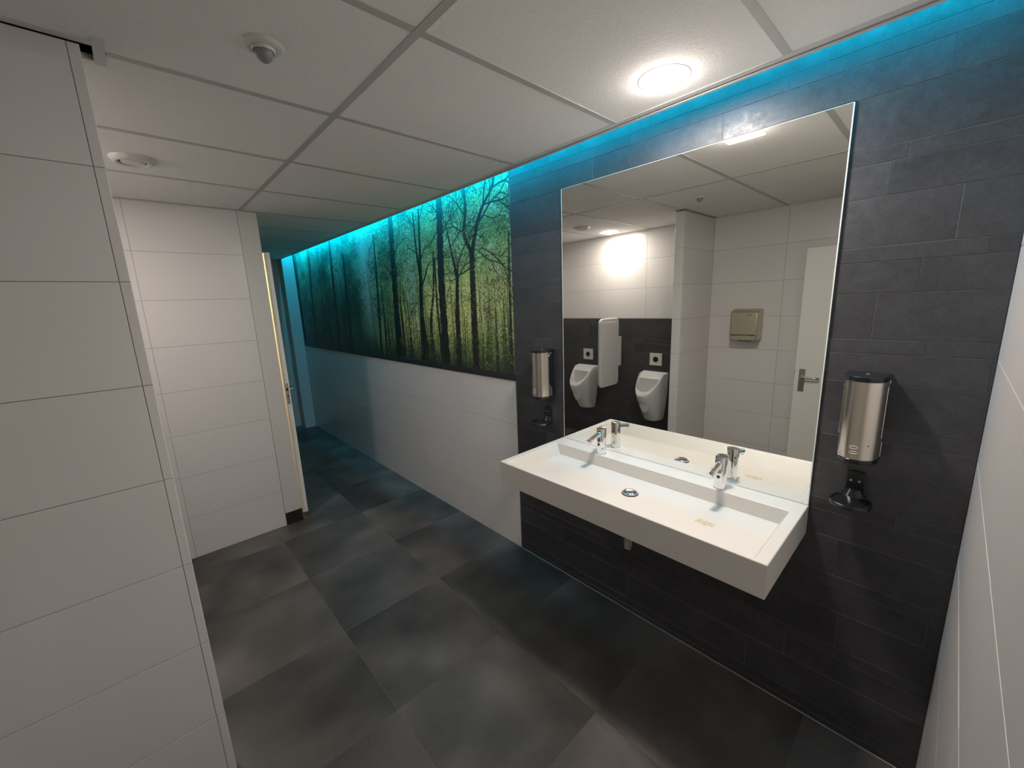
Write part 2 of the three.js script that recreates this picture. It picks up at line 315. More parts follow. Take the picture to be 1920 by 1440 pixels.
// ---------------------------------------------------------------- the forest mural
const MU = { x0: -6.3637, x1: X_DARK, y0: Y_WHITE + 0.046, y1: H + 0.155 };
function forestPrint() {
  const W = 2048, MW = MU.x1 - MU.x0, S = W / MW, Hh = Math.round((MU.y1 - MU.y0) * S);
  const cv = document.createElement('canvas'); cv.width = W; cv.height = Hh; const g = cv.getContext('2d');
  const X = (x) => (x - MU.x0) * S, Y = (y) => (MU.y1 - y) * S;
  // colour field of the print: misty blue-green on one side, yellow-green on the other, sky showing through the crowns
  const N = 1024, big = new Float32Array(N * N), fine = new Float32Array(N * N);
  for (const [c, a] of [[5, 1], [11, 0.7], [23, 0.45]]) addNoise(big, N, c, a);
  for (const [c, a] of [[46, 0.6], [95, 0.55], [190, 0.45], [400, 0.4]]) addNoise(fine, N, c, a);
  const Gs = (x, c, w) => Math.exp(-(((x - c) / w) ** 2)), mixTo = (c, t, k) => { for (let i = 0; i < 3; i++) c[i] += (t[i] - c[i]) * k; return c; };
  const field = (x, h, b, f) => {
    const right = 1 / (1 + Math.exp(-(x + 3.75) / 0.16));
    const sun = Math.max(Gs(x, -2.65, 0.62) * Gs(h, 0.36, 0.34), 0.9 * Gs(x, -3.3, 0.34) * Gs(h, 0.22, 0.28), 0.7 * Gs(x, -2.1, 0.3) * Gs(h, 0.36, 0.3), 0.55 * Gs(x, -3.8, 0.2) * Gs(h, 0.1, 0.2));
    const mist = Math.max(Gs(x, -4.08, 0.2) * Gs(h, 0.5, 0.42), 0.85 * Gs(x, -3.2, 0.09) * Gs(h, 0.5, 0.26), 0.5 * Gs(x, -4.8, 0.12) * Gs(h, 0.7, 0.3), 0.35 * Gs(x, -5.5, 0.2) * Gs(h, 0.7, 0.3));
    const c = [80 - 50 * (1 - right), 126 - 40 * (1 - right), 72 - 4 * (1 - right)];
    mixTo(c, [16, 38, 20], clamp(0.7 * b + 0.35 * f, 0, 0.85)); mixTo(c, [136, 192, 108], clamp(-0.4 * b - 0.2 * f, 0, 0.6));
    mixTo(c, [232, 226, 132], clamp(sun * (1.05 + 0.3 * b + 0.35 * f), 0, 1));
    mixTo(c, [208, 236, 222], clamp((h - 0.6) * 1.5 - 0.25 * b + 0.25 * f, 0, 1) * (0.85 - 0.2 * right));
    mixTo(c, [168, 196, 190], clamp(mist * (1 + 0.25 * b), 0, 0.92));
    mixTo(c, [12, 18, 12], clamp((0.16 - h) / 0.16 + 0.25 * f, 0, 1) * 0.7 * (1 - 0.5 * sun));
    mixTo(c, [22, 52, 48], (1 - right) * clamp(0.45 - h * 0.8, 0, 0.4) * (1 - mist));
    return c;
  };
  const bigAt = (x, h) => big[(Math.floor(h * 560) % N) * N + (Math.floor((x - MU.x0) * 420) % N)];
  const img = g.createImageData(W, Hh), d = img.data;
  for (let j = 0; j < Hh; j++) for (let i = 0; i < W; i++) {
    const x = MU.x0 + i / S, h = 1 - j / Hh, c = field(x, h, bigAt(x, h), fine[(j % N) * N + ((i * 7 / 8 | 0) % N)]), o = 4 * (j * W + i);
    d[o] = c[0]; d[o + 1] = c[1]; d[o + 2] = c[2]; d[o + 3] = 255;
  }
  g.putImageData(img, 0, 0);
  // crowns: clusters of leaf dabs, soft in the misty half and crisp towards the sunlit half
  const cluster = (cx, cy, rad, n, pick) => { for (let i = 0; i < n; i++) { const a = rr(0, 6.283), r = rad * Math.sqrt(rnd()), x = cx + Math.cos(a) * r * 1.3, y = cy + Math.sin(a) * r; if (x < MU.x0 || x > MU.x1) continue; const [col, rx, ry] = pick(x, (y - MU.y0) / (MU.y1 - MU.y0)); g.fillStyle = col; g.beginPath(); g.ellipse(X(x), Y(y), rx, ry, rr(-0.7, 0.7), 0, 6.283); g.fill(); } };
  const rgba = (c, k, a) => `rgba(${clamp(c[0] * k) | 0},${clamp(c[1] * k) | 0},${clamp(c[2] * k) | 0},${a.toFixed(2)})`;
  for (let i = 0; i < 420; i++) {                      // soft, misty half
    const x = rr(MU.x0, -3.6), y = MU.y0 + rr(0.25, 1) * (MU.y1 - MU.y0), dark = rnd() < 0.6;
    if (rnd() < Math.exp(-(((x + 4.08) / 0.17) ** 2))) continue;
    cluster(x, y, rr(0.04, 0.13), 40, (xx, h) => [dark ? rgba([10, 38, 26], rr(0.5, 1.2), rr(0.14, 0.34)) : rgba([92, 176, 134], rr(0.8, 1.15), rr(0.08, 0.22)), rr(2, 7), rr(1.5, 4)]);
  }
  for (let i = 0; i < 26; i++) cluster(rr(-3.72, -3.4), rr(1.95, 2.4), rr(0.05, 0.1), 90, () => [rgba([14, 52, 40], rr(0.7, 1.3), rr(0.2, 0.5)), rr(2, 5), rr(1.6, 4)]);
  for (let i = 0; i < 900; i++) {                      // crisp half
    const x = rr(-3.75, MU.x1 + 0.05), y = MU.y0 + rr(0.05, 1.02) * (MU.y1 - MU.y0), k = rnd(), hh = (y - MU.y0) / (MU.y1 - MU.y0), b = bigAt(clamp(x, MU.x0, MU.x1), clamp(hh, 0, 0.99));
    cluster(x, y, rr(0.04, 0.11), 46, (xx, h) => { const c = field(xx, clamp(h, 0, 1), b, 0); const v = k < 0.5 ? rr(0.12, 0.55) : k < 0.8 ? rr(0.7, 1.15) : rr(1.1, 1.5); if (h > 0.6 && k < 0.8) mixTo(c, [78, 136, 60], 0.7); return [rgba(c, v, rr(0.25, 0.75)), rr(1.2, 3.6), rr(0.9, 2.2)]; });
  }
  // sky glinting through the crowns
  for (let i = 0; i < 170; i++) { const x = rr(-2.95, MU.x1), y = MU.y0 + rr(0.2, 1) * (MU.y1 - MU.y0); if (rnd() < 0.5 && x < -2.3) continue; cluster(x, y, rr(0.02, 0.07), 20, () => [rgba([214, 230, 214], rr(0.85, 1.1), rr(0.35, 0.9)), rr(0.9, 3), rr(0.7, 1.9)]); }
  g.lineCap = 'round'; g.lineJoin = 'round';
  const trunk = (pts, w0, w1, col) => {           // tapering stroke through points in metres
    const c = new THREE.CatmullRomCurve3(pts.map(([x, y]) => new THREE.Vector3(x, y, 0))), n = 60; g.fillStyle = col; g.beginPath(); const L = [], Rr = [];
    for (let i = 0; i <= n; i++) { const t = i / n, p = c.getPoint(t), w = (w0 + (w1 - w0) * t) / 2 * (1 + 0.12 * Math.sin(i * 1.7 + pts[0][0] * 40)); L.push([p.x - w, p.y]); Rr.push([p.x + w, p.y]); }
    [...L, ...Rr.reverse()].forEach(([x, y], i) => (i ? g.lineTo(X(x), Y(y)) : g.moveTo(X(x), Y(y)))); g.closePath(); g.fill();
  };
  const branch = (x, y, a, len, w, depth, col) => {
    if (depth < 0 || len < 0.02) return;
    g.strokeStyle = col; g.lineWidth = Math.max(0.7, w * S); g.beginPath(); g.moveTo(X(x), Y(y));
    const bend = rr(-0.35, 0.35), mx = x + Math.cos(a) * len * 0.5, my = y + Math.sin(a) * len * 0.5, ex = mx + Math.cos(a + bend) * len * 0.5, ey = my + Math.sin(a + bend) * len * 0.5;
    g.quadraticCurveTo(X(mx), Y(my), X(ex), Y(ey)); g.stroke();
    branch(ex, ey, a + bend + rr(0.15, 0.6), len * rr(0.6, 0.85), w * 0.66, depth - 1, col); branch(ex, ey, a + bend - rr(0.15, 0.6), len * rr(0.6, 0.85), w * 0.66, depth - 1, col);
    if (rnd() < 0.6) branch(mx, my, a + (rnd() < 0.5 ? 1 : -1) * rr(0.5, 1.0), len * rr(0.45, 0.7), w * 0.5, depth - 1, col);
  };
  // far thin stems in the haze, then stems, then the near trunks
  for (let i = 0; i < 130; i++) { const x = rr(MU.x0, MU.x1), r = x > -3.7; const y1 = rr(1.5, 2.1) + (rnd() < 0.3 ? 0.4 : 0); trunk([[x, MU.y0 - 0.02], [x + rr(-0.02, 0.02), (MU.y0 + y1) / 2], [x + rr(-0.05, 0.05), y1]], rr(0.008, 0.022), 0.003, r ? `rgba(34,40,20,${rr(0.3, 0.75)})` : `rgba(16,38,38,${rr(0.3, 0.7)})`); }
  for (let i = 0; i < 40; i++) { const x = rr(-3.75, MU.x1), y1 = rr(1.4, 1.75); trunk([[x, MU.y0 - 0.02], [x + rr(-0.03, 0.03), y1]], rr(0.012, 0.028), 0.004, `rgba(22,24,14,${rr(0.5, 0.9)})`); }
  const ink = 'rgb(13,13,11)', ink2 = 'rgba(16,24,20,0.92)', soft = 'rgba(14,30,30,0.8)', Y0 = MU.y0 - 0.02, Y1 = MU.y1 + 0.02;
  trunk([[-6.3, Y0], [-6.29, 1.8], [-6.25, Y1]], 0.05, 0.03, soft);
  trunk([[-5.873, Y0], [-5.8, 1.75], [-5.712, 2.36], [-5.69, Y1]], 0.07, 0.04, soft);
  trunk([[-5.45, Y0], [-5.42, 1.8], [-5.4, 2.2]], 0.05, 0.02, soft); trunk([[-5.25, Y0], [-5.22, 1.9]], 0.04, 0.015, soft);
  trunk([[-5.016, Y0], [-4.98, 1.888], [-4.954, 2.381], [-4.95, Y1]], 0.085, 0.05, ink2);
  trunk([[-4.642, Y0], [-4.62, 1.75], [-4.594, 2.275]], 0.08, 0.035, ink2); trunk([[-4.75, Y0], [-4.78, 1.7], [-4.77, 2.1]], 0.04, 0.015, soft);
  trunk([[-3.9, Y0], [-3.852, 1.824], [-3.824, 2.355]], 0.05, 0.025, ink2); trunk([[-3.78, Y0], [-3.76, 1.6], [-3.77, 1.9]], 0.045, 0.015, ink2); trunk([[-3.7, Y0], [-3.71, 1.6]], 0.05, 0.015, ink2);
  trunk([[-3.529, Y0], [-3.495, 1.944], [-3.471, 2.407], [-3.468, Y1]], 0.1, 0.07, ink);
  trunk([[-3.4, Y0], [-3.41, 1.7], [-3.38, 2.0]], 0.03, 0.012, ink2); trunk([[-3.28, Y0], [-3.3, 1.75]], 0.035, 0.01, ink2);
  trunk([[-3.095, Y0], [-3.075, 1.6], [-3.047, 1.913]], 0.075, 0.05, ink); trunk([[-3.02, Y0], [-3.05, 1.6]], 0.05, 0.02, ink2);
  trunk([[-3.047, 1.9], [-3.08, 2.156], [-3.09, 2.42]], 0.035, 0.018, ink); trunk([[-3.047, 1.9], [-3.028, 2.103], [-3.0, 2.43]], 0.045, 0.026, ink);
  trunk([[-3.045, 1.84], [-2.97, 1.93], [-2.93, 1.99], [-2.86, 2.03], [-2.81, 2.04]], 0.028, 0.01, ink); trunk([[-3.03, 2.05], [-2.95, 2.13], [-2.86, 2.16]], 0.02, 0.008, ink);
  trunk([[-2.96, Y0], [-2.93, 1.6], [-2.87, 1.8], [-2.83, 2.1]], 0.05, 0.018, ink2);
  trunk([[-2.753, Y0], [-2.748, 1.893], [-2.71, 2.42], [-2.706, Y1]], 0.098, 0.062, ink); trunk([[-2.8, Y0], [-2.83, 1.7], [-2.82, 2.05]], 0.04, 0.018, ink2);
  trunk([[-2.584, Y0], [-2.57, 1.6], [-2.544, 1.879]], 0.058, 0.036, ink); trunk([[-2.544, 1.87], [-2.578, 2.011], [-2.63, 2.2]], 0.032, 0.016, ink); trunk([[-2.544, 1.87], [-2.52, 1.98], [-2.47, 2.05]], 0.026, 0.012, ink);
  trunk([[-2.374, Y0], [-2.368, 1.721], [-2.356, 2.06]], 0.07, 0.052, ink);
  trunk([[-2.362, 2.04], [-2.431, 2.16], [-2.4, 2.33], [-2.43, Y1]], 0.042, 0.02, ink); trunk([[-2.352, 2.04], [-2.28, 2.216], [-2.215, 2.308], [-2.118, 2.4], [-2.08, Y1]], 0.046, 0.02, ink);
  trunk([[-2.345, 2.045], [-2.24, 2.045], [-2.116, 1.998], [-1.97, 1.965]], 0.022, 0.01, ink); trunk([[-2.0, Y0], [-1.993, 1.7], [-1.985, 2.12]], 0.03, 0.016, ink2);
  for (const [x, y, a, l, w, n] of [[-2.28, 2.21, 0.5, 0.16, 0.014, 4], [-2.215, 2.31, 1.4, 0.13, 0.013, 4], [-2.215, 2.31, 0.1, 0.15, 0.012, 4], [-2.118, 2.39, 0.3, 0.12, 0.012, 3], [-2.41, 2.28, 2.4, 0.12, 0.011, 4], [-2.43, 2.17, 2.7, 0.14, 0.011, 3], [-2.42, 2.4, 1.9, 0.1, 0.01, 3], [-2.16, 2.01, -0.5, 0.15, 0.01, 4], [-2.05, 1.985, 0.6, 0.1, 0.009, 3], [-2.3, 2.05, -0.7, 0.16, 0.009, 3], [-2.47, 2.05, 0.9, 0.12, 0.011, 4], [-2.62, 2.19, 1.9, 0.11, 0.01, 4], [-2.6, 2.1, 0.6, 0.14, 0.01, 4], [-2.7, 2.2, 0.7, 0.14, 0.01, 4], [-2.705, 2.32, 2.4, 0.12, 0.009, 4], [-3.085, 2.3, 2.2, 0.13, 0.01, 4], [-3.0, 2.35, 0.8, 0.12, 0.01, 4], [-2.86, 2.16, 0.5, 0.12, 0.009, 4], [-2.81, 2.04, 0.2, 0.1, 0.008, 3], [-3.07, 2.1, 2.6, 0.13, 0.008, 3], [-3.5, 1.95, 2.5, 0.18, 0.01, 3], [-3.49, 2.1, 0.6, 0.16, 0.01, 3], [-2.36, 1.95, -2.7, 0.16, 0.01, 4], [-2.55, 1.85, 0.9, 0.15, 0.01, 4], [-2.75, 1.7, 2.5, 0.13, 0.008, 3]]) branch(x, y, a, l, w, n, 'rgba(14,18,12,0.9)');
  // undergrowth and leaves in front of the stems
  for (let i = 0; i < 520; i++) {
    const x = rr(-3.75, MU.x1), y = MU.y0 + Math.pow(rnd(), 1.3) * 0.75 * (MU.y1 - MU.y0), k = rnd();
    if ([-3.51, -3.07, -2.745, -2.37].some((tx) => Math.abs(tx - x) < 0.08) && rnd() < 0.8) continue;
    cluster(x, y, rr(0.025, 0.07), 16, (xx, h) => { const c = field(xx, clamp(h, 0, 1), 0, 0); return [k < 0.55 ? rgba(mixTo(c, [206, 210, 104], 0.5), rr(0.75, 1.2), rr(0.35, 0.85)) : rgba([30, 48, 18], rr(0.3, 1.1), rr(0.5, 0.9)), rr(1.1, 3.2), rr(0.9, 2.2)]; });
  }
  const t = new THREE.CanvasTexture(cv); t.colorSpace = THREE.SRGBColorSpace; t.minFilter = THREE.LinearMipmapLinearFilter; t.generateMipmaps = true; t.anisotropy = 8; return t;
}
{
  const t = thing('forest_mural', 'wide glossy photo mural of tall forest trees above the white tiled dado', 'mural');
  const p = new THREE.BoxGeometry(MU.x1 - MU.x0 - 0.002, MU.y1 - MU.y0, 0.008); p.translate((MU.x0 + MU.x1) / 2, (MU.y0 + MU.y1) / 2, -0.007);
  mesh('printed_panel', p, phys({ map: forestPrint(), roughness: 0.5, clearcoat: 0.3, clearcoatRoughness: 0.03 }), t);
  const black = std({ color: lin(0.02, 0.021, 0.024), roughness: 0.35 });
  mesh('frame_rail', rbox(MU.x0 + 0.001, MU.x1 - 0.001, Y_WHITE + 0.0015, MU.y0 - 0.0005, -0.011, 0.004, 0.001, 1), black, t);
  mesh('frame_stile', rbox(MU.x0 + 0.001, MU.x0 + 0.05, MU.y0, H + 0.15, -0.002, 0.004, 0.001, 1), black, t);
}

// ---------------------------------------------------------------- mirror
{
  const t = thing('wall_mirror', 'large frameless rectangular mirror standing on the back edge of the washbasin', 'mirror', [-0.9675, B.top, 0]);
  const hw = 0.5897, h = 2.2602 - B.top;
  mesh('mirror_backing', boxAt(-hw + 0.004, hw - 0.004, 0.002, h - 0.004, 0.0004, 0.003), M.blackMatt, t);
  mesh('mirror_glass', boxAt(-hw, hw, 0.0015, h, 0.003, 0.0075), M.mirror, t);
  for (const s of [-1, 1]) mesh('polished_edge', rbox(s * hw - 0.0018, s * hw + 0.0018, 0.0015, h, 0.0028, 0.0078, 0.0004, 1), M.mirrorEdge, t);
  mesh('polished_edge', boxAt(-hw, hw, h, h + 0.0012, 0.0028, 0.0076), M.mirrorEdge, t);
  mesh('shadow_gap_strip', boxAt(-hw, hw, h + 0.0014, h + 0.006, 0.0002, 0.004), M.blackMatt, t);
}

// ---------------------------------------------------------------- washbasin
{
  const t = thing('washbasin', 'long white rectangular wall-hung trough washbasin with two taps', 'washbasin');
  const { x0, x1, z1, top, bot } = B, c = 0.0022;
  const rect = (xa, xb, za, zb, y) => [[xa, y, za], [xb, y, za], [xb, y, zb], [xa, y, zb]];
  // rings from outside in, each a rectangle (back-left, back-right, front-right, front-left)
  const O = rect(x0, x1, 0.001, z1, bot), Ot = rect(x0, x1, 0.001, z1, top - c), T = rect(x0 + c, x1 - c, 0.001, z1 - c, top);
  const I = rect(x0 + 0.036, x1 - 0.036, 0.099, z1 - 0.013, top), I2 = rect(x0 + 0.039, x1 - 0.039, 0.1015, z1 - 0.016, top - 0.0025);
  const F = rect(x0 + 0.066, x1 - 0.066, 0.108, z1 - 0.07, 0.847), dx = (x0 + x1) / 2, dz = 0.26, dr = 0.036, Fd = 0.846;
  const L = [[O[0], O[1], O[2], O[3]]], ring = (a, b) => { for (let i = 0; i < 4; i++) { const j = (i + 1) % 4; L.push([a[j], a[i], b[i], b[j]]); } };
  ring(O, Ot); ring(Ot, T); ring(T, I); ring(I, I2); ring(I2, F);
  const n = 48, pts = []; for (let i = 0; i <= n; i++) { const a = i / n * Math.PI * 2; pts.push([dx + Math.cos(a) * dr, Fd, dz + Math.sin(a) * dr]); }
  const edge = (a) => { const cx = Math.cos(a), cz = Math.sin(a), k = Math.min(cx > 0 ? (F[1][0] - dx) / cx : cx < 0 ? (F[0][0] - dx) / cx : 9, cz > 0 ? (F[2][2] - dz) / cz : cz < 0 ? (F[0][2] - dz) / cz : 9); return [dx + cx * k, 0.847, dz + cz * k]; };
  const cornerAngles = F.map((p) => Math.atan2(p[2] - dz, p[0] - dx)), as = []; for (let i = 0; i < n; i++) as.push(-Math.PI + i / n * Math.PI * 2); as.push(...cornerAngles); as.sort((a, b) => a - b); as.push(as[0] + 2 * Math.PI);
  for (let i = 0; i + 1 < as.length; i++) { const a = as[i], b = as[i + 1]; L.push([edge(a), [dx + Math.cos(a) * dr, Fd, dz + Math.sin(a) * dr], [dx + Math.cos(b) * dr, Fd, dz + Math.sin(b) * dr], edge(b)]); }
  for (let i = 0; i < n; i++) L.push([[pts[i][0], Fd, pts[i][2]], [pts[i][0], Fd - 0.02, pts[i][2]], [pts[i + 1][0], Fd - 0.02, pts[i + 1][2]], [pts[i + 1][0], Fd, pts[i + 1][2]]]);
  // turn every polygon so that its normal points out of the solid
  const up = L.map((q, k) => { const a = new THREE.Vector3(...q[0]), N = new THREE.Vector3().subVectors(new THREE.Vector3(...q[1]), a).cross(new THREE.Vector3().subVectors(new THREE.Vector3(...q[2]), a)); const want = k === 0 ? N.y < 0 : k < 5 ? N.dot(new THREE.Vector3(a.x - dx, 0, (q[0][2] + q[1][2]) / 2 - 0.25)) > 0 : N.y > -1e-9; return want ? q : [...q].reverse(); });
  mesh('basin_body', polys(up), M.solid, t);
  const dl = new THREE.LatheGeometry([[0, 0.0105], [0.014, 0.0105], [0.024, 0.009], [0.031, 0.0055], [0.0335, 0.0015], [0.033, -0.002], [0.02, -0.004], [0, -0.004]].map((p) => new THREE.Vector2(...p)).reverse(), 48);
  dl.translate(dx, Fd + 0.0035, dz); mesh('drain_cover', dl, M.chrome, t);
  const rg = new THREE.TorusGeometry(0.0345, 0.002, 8, 48); rg.rotateX(Math.PI / 2); rg.translate(dx, Fd + 0.0005, dz); mesh('drain_ring', rg, M.blackMatt, t);
  const pg = new THREE.LatheGeometry([[0, 0.578], [0.018, 0.578], [0.0225, 0.582], [0.023, 0.60], [0.023, 0.72], [0.028, 0.724], [0.028, 0.745], [0.02, 0.75], [0.02, bot]].map((p) => new THREE.Vector2(...p)), 32); pg.translate(dx, 0, 0.262);
  mesh('waste_trap', pg, M.chrome, t);
  const arm = new THREE.CylinderGeometry(0.016, 0.016, 0.24, 24); arm.rotateX(Math.PI / 2); arm.translate(dx, 0.69, 0.122); mesh('waste_pipe', arm, M.chrome, t);
  // limescale specks by the drain and below the second tap, thin crusts with their own outline
  const crust = (cx, cz, rx, rz, n, s) => { const list = []; for (let i = 0; i < n; i++) { const a = rr(0, 6.28), r = Math.sqrt(rnd()), g = new THREE.SphereGeometry(1, 7, 4); g.scale(rr(0.4, 1) * s, 0.0003, rr(0.3, 0.7) * s); g.rotateY(rr(0, 3)); g.translate(cx + Math.cos(a) * r * rx, 0.8470, cz + Math.sin(a) * r * rz); list.push(g); } return mergeGeometries(list); };
  const scale = mesh('limescale_stain', crust(-0.64, 0.283, 0.034, 0.02, 110, 0.0042), std({ color: lin(0.66, 0.54, 0.34), roughness: 0.9 }), t); scale.userData = { kind: 'stuff', label: 'yellowish limescale specks below the tap' };
}

// ---------------------------------------------------------------- taps
function makeTap(label, pos) {
  const t = thing('sensor_tap', label, 'tap', pos, 0, 'sensor taps on the washbasin');
  const r = 0.0238, h = 0.139;
  const body = new THREE.LatheGeometry([[0, 0], [r + 0.0012, 0], [r + 0.0014, 0.003], [r, 0.0045], [r, h - 0.003], [r - 0.001, h - 0.0008], [r - 0.003, h], [0, h]].map((p) => new THREE.Vector2(...p)), 56), p = body.attributes.position;
  for (let i = 0; i < p.count; i++) if (p.getY(i) > 0.1) p.setY(i, p.getY(i) - 0.14 * p.getZ(i));
  mesh('tap_body', toCreasedNormals(body, 0.6), M.chrome, t);
  const len = 0.117, sp = new THREE.LatheGeometry([[0, 0], [0.0128, 0], [0.0128, len - 0.024], [0.0116, len - 0.023], [0.0116, len - 0.021], [0.0128, len - 0.02], [0.0128, len - 0.001], [0.0118, len], [0, len]].map((v) => new THREE.Vector2(...v)), 36);
  sp.rotateX(Math.PI / 2 + 0.22); sp.translate(0, 0.1135, 0.006); mesh('spout', toCreasedNormals(sp, 0.6), M.chrome, t);
  const ae = new THREE.CylinderGeometry(0.0095, 0.0095, 0.007, 24); ae.translate(0, 0.082, 0.1075); mesh('aerator', ae, M.satin, t);
  const eye = new THREE.CylinderGeometry(0.0062, 0.0062, 0.003, 24); eye.rotateX(Math.PI / 2); eye.translate(0, 0.055, r); mesh('sensor_eye', eye, M.black, t);
  const ring = new THREE.TorusGeometry(0.0068, 0.0009, 8, 28); ring.translate(0, 0.055, r + 0.0004); mesh('sensor_ring', ring, M.satin, t);
  return t;
}
const tap = makeTap('chrome sensor tap beside the entrance half of the basin, nearer the single steel dispenser on the entrance side', [-0.668, B.top, 0.0715]);
tap.userData.label = 'chrome sensor tap at the end of the basin nearer the white tiled side wall';
copyOf(tap, [-1.2535, B.top, 0.0735], 'chrome sensor tap at the end of the basin nearer the forest mural');

// ---------------------------------------------------------------- soap dispensers and drip trays
const oval = (a, hw, z0, dz, p = 0.8) => [hw * Math.sign(Math.sin(a)) * Math.abs(Math.sin(a)) ** p, z0 + dz * Math.abs(Math.cos(a)) ** p];
function ovalShape(hw, z0, dz, back) { const s = new THREE.Shape(), n = 40; for (let i = 0; i <= n; i++) { const [x, z] = oval(-Math.PI / 2 + Math.PI * i / n, hw, z0, dz); i ? s.lineTo(x, -z) : s.moveTo(x, -z); } s.lineTo(hw, -back); s.lineTo(-hw, -back); s.closePath(); return s; }
function slab(shape, y0, y1, b = 0.003) { const g = new THREE.ExtrudeGeometry(shape, { depth: y1 - y0 - 2 * b, bevelEnabled: true, bevelSize: b, bevelThickness: b, bevelSegments: 3, curveSegments: 12 }); g.rotateX(-Math.PI / 2); g.translate(0, y0 + b, 0); return g; }
function makeDispenser(label, pos) {
  const t = thing('soap_dispenser', label, 'soap dispenser', pos, 0, 'steel soap dispensers beside the mirror');
  const y0 = 1.154, y1 = 1.408, hw = 0.0545, z0 = 0.03, dz = 0.082;
  mesh('back_housing', slab(ovalShape(hw - 0.004, z0, dz - 0.005, 0.0005), y0 - 0.004, y1 + 0.004, 0.001), M.black, t);
  mesh('top_cap', slab(ovalShape(hw - 0.002, z0, dz - 0.001, 0.003), y1, y1 + 0.017, 0.003), M.black, t);
  mesh('bottom_cap', slab(ovalShape(hw - 0.003, z0, dz - 0.003, 0.003), y0 - 0.016, y0, 0.004), M.black, t);
  // steel cover with a notched side edge
  const nu = 64, nv = 60, pos3 = [], uv = [], idx = [], cut = (y) => { const k = (y - 1.222) / (1.384 - 1.222), a = Math.min(1, Math.max(0, Math.min((y - 1.206) / 0.016, (1.4 - y) / 0.016))); return Math.PI / 2 * (1 - 0.13 * a); };
  const lay = (off) => { for (let j = 0; j <= nv; j++) for (let i = 0; i <= nu; i++) { const y = y0 + (y1 - y0) * j / nv, A = cut(y), a = -A + 2 * A * i / nu, [x, z] = oval(a, hw + off, z0, dz + off); pos3.push(x, y, z); uv.push(a * 0.06, y); } };
  lay(0); lay(-0.0012); const q = (nu + 1) * (nv + 1), at = (k, i, j) => k * q + j * (nu + 1) + i;
  for (let j = 0; j < nv; j++) for (let i = 0; i < nu; i++) { idx.push(at(0, i, j), at(0, i + 1, j), at(0, i + 1, j + 1), at(0, i, j), at(0, i + 1, j + 1), at(0, i, j + 1)); idx.push(at(1, i, j), at(1, i + 1, j + 1), at(1, i + 1, j), at(1, i, j), at(1, i, j + 1), at(1, i + 1, j + 1)); }
  for (let j = 0; j < nv; j++) { idx.push(at(0, 0, j), at(0, 0, j + 1), at(1, 0, j + 1), at(0, 0, j), at(1, 0, j + 1), at(1, 0, j)); idx.push(at(0, nu, j), at(1, nu, j + 1), at(0, nu, j + 1), at(0, nu, j), at(1, nu, j), at(1, nu, j + 1)); }
  const g = new THREE.BufferGeometry(); g.setAttribute('position', new THREE.Float32BufferAttribute(pos3, 3)); g.setAttribute('uv', new THREE.Float32BufferAttribute(uv, 2)); g.setIndex(idx); g.computeVertexNormals();
  mesh('steel_cover', g, M.steel, t);
  for (const s of [-1, 1]) { const pts = []; for (let j = 0; j <= nv; j++) { const y = y0 + (y1 - y0) * j / nv, [x, z] = oval(s * cut(y), hw, z0, dz); pts.push(new THREE.Vector3(x, y, z)); } mesh('cover_edge', new THREE.TubeGeometry(new THREE.CatmullRomCurve3(pts), 70, 0.0011, 6), M.chrome, t); }
  const lk = new THREE.CylinderGeometry(0.006, 0.006, 0.003, 20); lk.translate(0, y1 + 0.0175, 0.045); mesh('lock_button', lk, M.satin, t);
  const nz = new THREE.CylinderGeometry(0.011, 0.008, 0.012, 20); nz.translate(0, y0 - 0.02, 0.066); mesh('soap_nozzle', nz, M.black, t);
  // engraved hand-and-waves mark and the sensor hole
  const onFront = (x) => { let lo = 0, hi = Math.PI / 2; for (let i = 0; i < 30; i++) { const m = (lo + hi) / 2; if (oval(m, hw, z0, dz)[0] < Math.abs(x)) lo = m; else hi = m; } return oval(lo, hw, z0, dz)[1]; };
  const arc = (cx, cy, w, sag) => { const pts = []; for (let i = 0; i <= 10; i++) { const u = i / 5 - 1, x = cx + u * w; pts.push(new THREE.Vector3(x, cy - sag * (1 - u * u), onFront(x) + 0.0002)); } return new THREE.TubeGeometry(new THREE.CatmullRomCurve3(pts), 16, 0.0009, 5); };
  mesh('engraved_mark', mergeGeometries([arc(-0.004, 1.196, 0.011, -0.003), arc(-0.004, 1.191, 0.011, 0.001), arc(-0.004, 1.183, 0.007, 0.003), arc(-0.004, 1.1775, 0.011, 0.005)]), M.plastic, t);
  const hole = new THREE.CylinderGeometry(0.0018, 0.0018, 0.002, 12); hole.rotateX(Math.PI / 2); hole.translate(0.03, 1.204, onFront(0.03)); mesh('sensor_hole', hole, M.blackMatt, t);
  return t;
}
const disp = makeDispenser('brushed steel soap dispenser with black caps between the mirror and the white tiled side wall', [-0.2555, 0, 0.0005]);
copyOf(disp, [-1.6835, 0, 0.0005], 'brushed steel soap dispenser with black caps between the forest mural and the mirror');
